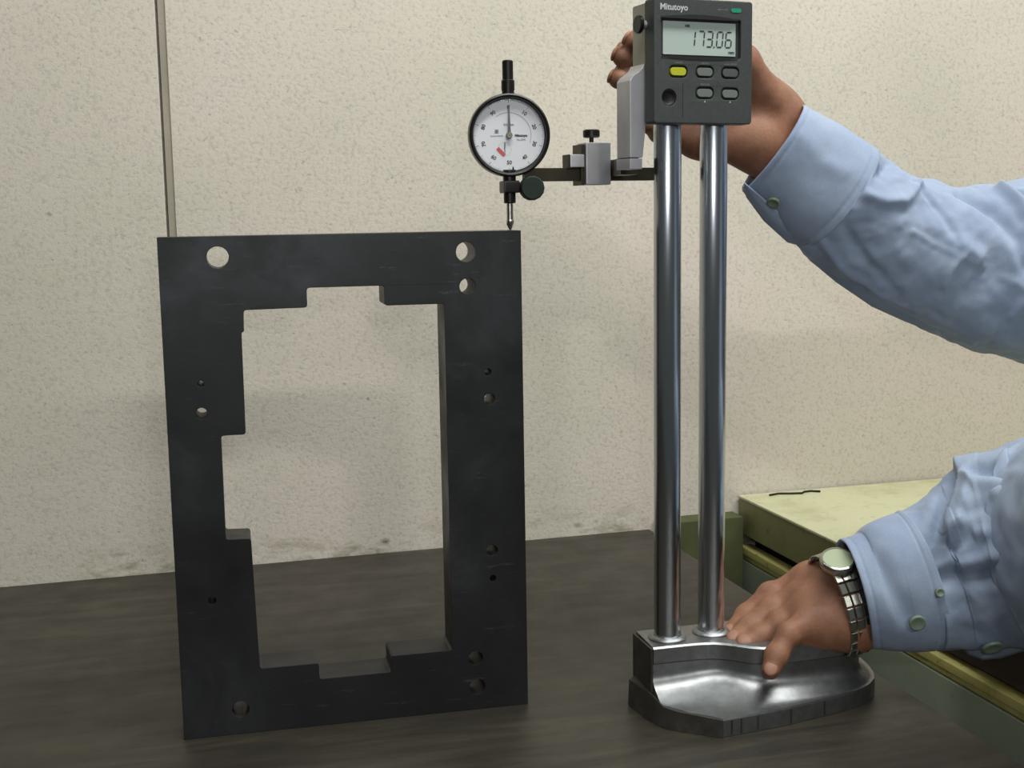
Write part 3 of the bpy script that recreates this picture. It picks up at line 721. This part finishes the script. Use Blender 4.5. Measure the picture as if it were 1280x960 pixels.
class Sleeve:
    """stations: (px, py, Y, half height px, half depth m)"""
    def __init__(s, st, extra=()):
        rows = []
        for x, y, Y, rp, rd_ in st:
            c = P(x, y, Y); dep = (c-Vector((0, 0, H))).dot(cF); rows.append(np.array([*c, rp*dep/FOC, rd_]))
        for c, a, b in extra: rows.append(np.array([*c, a, b]))
        s.rows = rows; s.n = len(rows)-1; s.st = st
    def frame(s, u):
        v = spline(s.rows, u); a = spline(s.rows, min(u+.05, s.n)); b = spline(s.rows, max(u-.05, 0))
        t = Vector(a[:3]-b[:3]).normalized(); c = Vector(v[:3])
        e2 = (Vector((0, 0, H))-Vector(spline(s.rows, min(u, 5))[:3])).normalized(); e1 = e2.cross(t).normalized()
        if e1.z < 0: e1 = -e1
        e2 = t.cross(e1); 
        if e2.dot(Vector((0, 0, H))-c) < 0: e2 = -e2
        return c, t, e1, e2, v[3], v[4]
    def at(s, u, th, off=0.):
        c, t, e1, e2, a, b = s.frame(u)
        return c+e1*((a+off)*math.cos(th))+e2*((b+off)*math.sin(th))
    def find(s, x, y):
        """station and angle of a photo measurement on the near side of the sleeve"""
        best = None
        for k in range(0, int(s.n*20)+1):
            u = k/20; c, t, e1, e2, a, b = s.frame(u)
            d = c-Vector((0, 0, H)); 
            ctr = Vector((640+FOC*d.dot(cR)/d.dot(cF), 480-FOC*d.dot(cU)/d.dot(cF)))
            q = c+e1*a-Vector((0, 0, H)); tp = Vector((640+FOC*q.dot(cR)/q.dot(cF), 480-FOC*q.dot(cU)/q.dot(cF)))
            ax_ = tp-ctr; o = (Vector((x, y))-ctr).dot(ax_)/ax_.length_squared
            res = (Vector((x, y))-ctr-ax_*o).length
            if best is None or res < best[0]: best = (res, u, o)
        return best[1], math.acos(max(-1, min(1, best[2])))
    step = None
    def build(s, name, u0, u1, nu, nt, folds, parent, mat, off=0., nz=.0025, hem=.0, thick=.0008, fade=.0, seed=0., skew=(0, 0)):
        F = []
        for f in folds:
            pts = [s.find(x, y) for x, y in f[0]]; F.append((pts, f[1], f[2]))
        Lm = [0.]; 
        us = [u0+(u1-u0)*i/nu for i in range(nu+1)]
        cs = [s.frame(u)[0] for u in us]
        bm = bmesh.new(); rings = []
        seglen = [(Vector(s.rows[i+1][:3])-Vector(s.rows[i][:3])).length for i in range(s.n)]+[.1]
        for i, u in enumerate(us):
            ring = []
            for j in range(nt):
                th = 2*pi*j/nt; uu = u+(skew[0]*(1-math.sin(th))/2+skew[1]*(1-math.cos(th))/2)*(1-i/nu)
                c, t, e1, e2, a, b = s.frame(max(0, uu)); tt = th if th <= pi else th-2*pi
                d = off; sl_ = seglen[min(int(u), s.n)]; R_ = (a+b)/2
                for pts, wd_, amp in F:
                    m = 9.
                    for (ua, ta), (ub, tb_) in zip(pts, pts[1:]):
                        ax0, ay0 = (ub-ua)*sl_, (tb_-ta)*R_; px_, py_ = (u-ua)*sl_, (tt-ta)*R_
                        L2 = ax0*ax0+ay0*ay0+1e-12; q = max(0, min(1, (px_*ax0+py_*ay0)/L2))
                        tp = .35+.65*math.sin(pi*(.15+.7*q)) if len(pts) == 2 else 1
                        m = min(m, math.hypot(px_-q*ax0, py_-q*ay0))
                    if m < wd_*3: d += amp*math.exp(-(m/wd_)**2)
                base_ = c+e1*math.cos(th)*a+e2*math.sin(th)*b
                if s.step and name == 'sleeve' and 0 < tt < 2.9:
                    # overlapping fold: the cloth to its right stands proud and falls back over 5 cm
                    pts = s.step_pts
                    for (ua, ta), (ub, tb_) in zip(pts, pts[1:]):
                        if ta <= tt < tb_ or (tt < pts[0][1] and ta == pts[0][1]):
                            ul = ua+(ub-ua)*max(0, (tt-ta)/(tb_-ta)); sd_ = (u-ul)*sl_
                            fadeend = 1-max(0, (tt-pts[-2][1])/(pts[-1][1]-pts[-2][1]))
                            if sd_ > -.006: d += s.step*fadeend*min(1, max(0, (sd_+.0012)/.0024))*math.exp(-max(0, sd_)/.035)
                            break
                nzv = noise.fractal(base_*22+Vector((seed, 0, 0)), 1., 2., 4)*nz + noise.noise(base_*55+Vector((0, seed, 0)))*nz*.35
                k_ = min(1, (i/nu)/fade) if fade else 1
                d += nzv*k_
                if hem and i == 0: d -= hem
                if name == 'cuff': d -= .0006*(math.exp(-((i/nu-.08)/.014)**2)+math.exp(-((i/nu-.92)/.014)**2))*(1+.5*math.sin(th*70))
                n_dir = (e1*math.cos(th)*b+e2*math.sin(th)*a).normalized()
                ring.append(bm.verts.new(base_+n_dir*d))
            rings.append(ring)
        for A_, B_ in zip(rings, rings[1:]):
            for k in range(nt): bm.faces.new((A_[k], A_[(k+1) % nt], B_[(k+1) % nt], B_[k]))
        o = from_bm(name, bm, mat, parent, True)
        so = o.modifiers.new('thickness', 'SOLIDIFY'); so.thickness = thick*2; so.offset = -1
        return PR2(o)
def PR2(o): return o      # child of a part whose own frame is the world's
# torso of the shirt
p, q = sdf_mesh([(chest+ax*.07, chest-ax*.07, .108, .108, .04), (chest, chest.lerp(pelvis, .6), .128, .120, .04), (chest.lerp(pelvis, .6), pelvis, .120, .135, .04),
                 (shL, chest+Vector((0, 0, .02)), .066, .09, .05), (shR, chest+Vector((0, 0, .02)), .066, .09, .05), (chest+Vector((-.02, 0, .05)), neck+Vector((0, 0, -.02)), .075, .060, .03)], .006, .03)
me = bpy.data.meshes.new('shirt'); me.from_pydata(p.tolist(), [], q.tolist()); shirt = PR(link('shirt', me, MCL, person, True))
SU = Sleeve([(957, 176, .882, 60, .029), (1002, 212, .882, 68, .034), (1040, 243, .880, 73, .039), (1097, 283, .877, 77, .044), (1175, 322, .873, 88, .050), (1240, 334, .868, 106, .056), (1320, 340, .862, 116, .062)],
            [(elR+Vector((.03, 0, .0)), .072, .064), (elR.lerp(shR, .5)+Vector((.01, 0, 0)), .068, .066), (shR, .075, .075)])
foldsU = [([(1062, 229), (1085, 238), (1108, 240), (1135, 222)], .0040, .0030), ([(1070, 190), (1088, 210), (1120, 193)], .0060, -.0035),
          ([(1112, 274), (1150, 297), (1190, 323)], .0018, .0010), ([(1205, 338), (1240, 357), (1262, 367)], .0018, .0010),
          ([(1128, 218), (1152, 250), (1160, 285)], .0035, -.0020), ([(1160, 285), (1185, 310)], .006, .003),
          ([(1190, 238), (1215, 262), (1232, 300), (1238, 330)], .0060, -.0045), ([(1236, 235), (1246, 270), (1258, 312)], .0042, .0045), ([(1258, 232), (1262, 262), (1272, 310)], .0042, -.0045),
          ([(1148, 342), (1156, 318), (1164, 304)], .0032, .0016), ([(1224, 388), (1234, 365), (1238, 348)], .0034, .0019),
          ([(1040, 270), (1060, 310), (1100, 350)], .0050, -.0018), ([(1010, 285), (1050, 335), (1110, 372)], .0040, .0018)]
foldsU = [(p_, w_, a_*1.45) for p_, w_, a_ in foldsU]
slU = SU.build('sleeve', 2.05, 9, 300, 150, foldsU, shirt, MCL, .0008, .0044, .0022, seed=3.)
cuU = SU.build('cuff', 0, 2.12, 60, 120, [([(985, 160), (1010, 190), (1040, 205)], .006, .0012)], shirt, MCL, .0016, .0012, .0006, .0012, seed=8., skew=(.4, .15))
# loose overlapping end of the cuff and sleeve placket hanging below
def flap(name, pts_out, pts_in, parent, mat, th=.0010):
    bm = bmesh.new(); A_ = [bm.verts.new(p) for p in pts_out]; B_ = [bm.verts.new(p) for p in pts_in]; 
    M_ = [bm.verts.new((a.co+b.co)/2+Vector((0, -.0015, -.0015))) for a, b in zip(A_, B_)]
    for r1, r2 in ((A_, M_), (M_, B_)):
        for k in range(len(r1)-1): bm.faces.new((r1[k], r1[k+1], r2[k+1], r2[k]))
    bmesh.ops.subdivide_edges(bm, edges=bm.edges[:], cuts=2, use_grid_fill=True, smooth=.6)
    o = from_bm(name, bm, mat, parent, True); so = o.modifiers.new('thickness', 'SOLIDIFY'); so.thickness = th; return PR2(o)
fo = [P(929, 232, .880), P(934, 246, .882), P(955, 275, .886), P(985, 302, .888), P(1003, 306, .889), P(1016, 327, .888), P(1046, 352, .884), P(1090, 382, .880), P(1130, 400, .876), P(1175, 418, .873)]
fi = [P(931, 228, .870), P(950, 244, .872), P(976, 266, .874), P(1004, 290, .874), P(1022, 306, .873), P(1040, 322, .872), P(1066, 340, .870), P(1105, 365, .866), P(1140, 384, .864), P(1180, 404, .862)]
flap('cuff_flap', fo, fi, shirt, MCL)

SL = Sleeve([(1046, 738, .778, 60, .032), (1082, 738, .774, 70, .037), (1115, 732, .769, 81, .042), (1146, 726, .764, 86, .045), (1180, 716, .760, 97, .050), (1214, 706, .752, 108, .055), (1262, 692, .738, 124, .060), (1330, 680, .710, 134, .064)],
            [(elL+Vector((.02, 0, 0)), .068, .064), (elL.lerp(shL, .5), .066, .066), (shL, .075, .075)])
foldsL = [([(1190, 602), (1172, 642), (1152, 672), (1136, 694)], .0075, -.0050), ([(1222, 606), (1204, 648), (1180, 676), (1156, 700)], .0080, .0034),
          ([(1150, 716), (1190, 710), (1235, 698), (1280, 690)], .0050, .0036), ([(1150, 728), (1200, 724), (1280, 712)], .0060, -.0040),
          ([(1160, 684), (1180, 676), (1200, 660)], .0026, .0028), ([(1160, 694), (1190, 690), (1215, 676)], .0026, -.0024), ([(1190, 700), (1220, 672), (1250, 664)], .0030, .0024),
          ([(1228, 590), (1255, 598), (1290, 600)], .0050, -.0050), ([(1215, 600), (1250, 612), (1290, 616)], .0040, .0026), ([(1210, 650), (1245, 636), (1290, 640)], .004, -.0022)]
foldsL = [(p_, w_, a_*1.45) for p_, w_, a_ in foldsL]
SL.step = .0085; SL.step_pts = sorted((SL.find(x, y) for x, y in ((1203, 604), (1188, 642), (1166, 676), (1146, 700))), key=lambda q: q[1])
slL = SL.build('sleeve', 3.0, 10, 300, 150, foldsL, shirt, MCL, .0010, .0042, .0025, seed=13.)
cuL = SL.build('cuff', 0, 3.10, 70, 120, [([(1082, 712), (1092, 740), (1110, 770)], .009, -.0030), ([(1062, 745), (1080, 780)], .010, .0015)], shirt, MCL, .0016, .0012, .0006, .0012, seed=21., skew=(.4, .75))
fo = [P(1150, 806, .752), P(1200, 806, .748), P(1212, 818, .742), P(1228, 824, .738), P(1250, 822, .735), P(1275, 814, .732), P(1310, 810, .726)]
fi = [P(1150, 790, .744), P(1200, 788, .738), P(1214, 790, .734), P(1230, 790, .730), P(1250, 788, .727), P(1275, 786, .724), P(1310, 784, .718)]
flap('placket_flap', fo, fi, shirt, MCL)
def button(pos, nrm, r):
    M = axis_m(pos, nrm); prof_b = [(0, .0006), (r*.55, .0006), (r*.75, .0013), (r*.95, .0012), (r, .0004), (r, -.0010), (0, -.0010)]
    o = from_bm('button', lathe_bm(prof_b, 28, M), MBT, shirt, True); return PR2(o)
def on_sleeve(s, x, y, off):
    u, th = s.find(x, y); c, t, e1, e2, a, b = s.frame(u); n = (e1*math.cos(th)*b+e2*math.sin(th)*a).normalized()
    return c+e1*math.cos(th)*a+e2*math.sin(th)*b+n*off, n
for s_, x, y, r_ in ((SU, 957, 241, .0052), (SL, 1130, 776, .0058), (SL, 1236, 800, .0075), (SL, 1152, 744, .0032)):
    p_, n_ = on_sleeve(s_, x, y, .0030); button(p_, n_, r_)

# trousers, shoes, hair
MTR = mottled('dark_trousers', srgb(52, 54, 62), .8, 0, 40, .1); MSH = new_mat('black_shoe', srgb(24, 22, 20), .4); MHR = mottled('black_hair', srgb(28, 24, 22), .5, 0, 200, .3)
caps = [(pelvis+ax*.05+Vector((0, 0, -.01)), pelvis-ax*.05+Vector((0, 0, -.01)), .128, .128, .04)]
for hp, kn, ft in legs: caps += chain([hp, kn, ft+Vector((0, 0, .02))], [.105, .078, .072], .02)
p, q = sdf_mesh(caps, .008, .03); me = bpy.data.meshes.new('trousers'); me.from_pydata(p.tolist(), [], q.tolist()); PR(link('trousers', me, MTR, person, True))
for hp, kn, ft in legs:
    p, q = sdf_mesh([(ft+Vector((.03, 0, -.018)), ft+Vector((-.14, .02, -.026)), .040, .033, .01), (ft+Vector((0, 0, .02)), ft+Vector((-.02, 0, -.018)), .045, .04, .02)], .004, .02)
    p[:, 2] = np.maximum(p[:, 2], FLOOR+.001)
    me = bpy.data.meshes.new('shoe'); me.from_pydata(p.tolist(), [], q.tolist()); PR(link('shoe', me, MSH, person, True))
p, q = sdf_mesh([(head+upv*.05-fwd*.030, head+upv*.062+fwd*.012, .088, .078, .02), (head-fwd*.055+upv*.02, head-fwd*.05-upv*.03, .062, .045, .02)], .004, .02)
me = bpy.data.meshes.new('hair'); me.from_pydata(p.tolist(), [], q.tolist()); PR(link('hair', me, MHR, person, True))

# wrist watch
MWS = new_mat('watch_steel', srgb(170, 170, 162), .27, 1.); MWD = new_mat('watch_dial', srgb(168, 178, 150), .3)
wc = P(1049, 755, .781); wa = (fo_u.lerp(fo_d, .5)-wu.lerp(wd, .5)).normalized()
we2 = (Vector((0, 0, H))-wc); we2 = (we2-wa*we2.dot(wa)).normalized(); we1 = wa.cross(we2); we1 = we1 if we1.z > 0 else -we1
watch = empty('wrist_watch', wc, 'steel wrist watch on the lower wrist at the blue shirt cuff', 'watch')
WE = lambda o: rel(o, watch)
ra_, rb_ = .0366, .0300
case_th = math.radians(42)
nl = 26
for k in range(nl):
    th = 2*pi*(k+.5)/nl
    if abs((th-case_th+pi) % (2*pi)-pi) < .31: continue
    pos = wc+we1*ra_*math.cos(th)+we2*rb_*math.sin(th); n = (we1*math.cos(th)*rb_+we2*math.sin(th)*ra_).normalized(); tt_ = wa.cross(n).normalized()
    ln = .5*2*pi*math.hypot(ra_*math.sin(th), rb_*math.cos(th))/nl*.90
    M = Matrix(((wa.x, tt_.x, n.x, pos.x), (wa.y, tt_.y, n.y, pos.y), (wa.z, tt_.z, n.z, pos.z), (0, 0, 0, 1)))
    bm = bmesh.new()
    for x0_, x1_, zz in ((-.0085, -.0034, .0012), (-.0030, .0030, .0016), (.0034, .0085, .0012)): box_bm(x0_, x1_, -ln, ln, -.0012, zz, .0005, 1, bm)
    bm.transform(M); WE(from_bm('strap_link', bm, MWS, watch))
pos = wc+we1*ra_*math.cos(case_th)+we2*rb_*math.sin(case_th); n = (we1*math.cos(case_th)*rb_+we2*math.sin(case_th)*ra_).normalized()
Mw = axis_m(pos, n)
WE(lathe('case', [(0, -.0015), (.0115, -.0015), (.0128, .0000), (.0130, .0035), (.0120, .0052), (.0108, .0056), (.0106, .0046), (0, .0046)], MWS, watch, Mw, 48))
WE(lathe('dial', [(0, .0048), (.0106, .0048)], MWD, watch, Mw, 40))
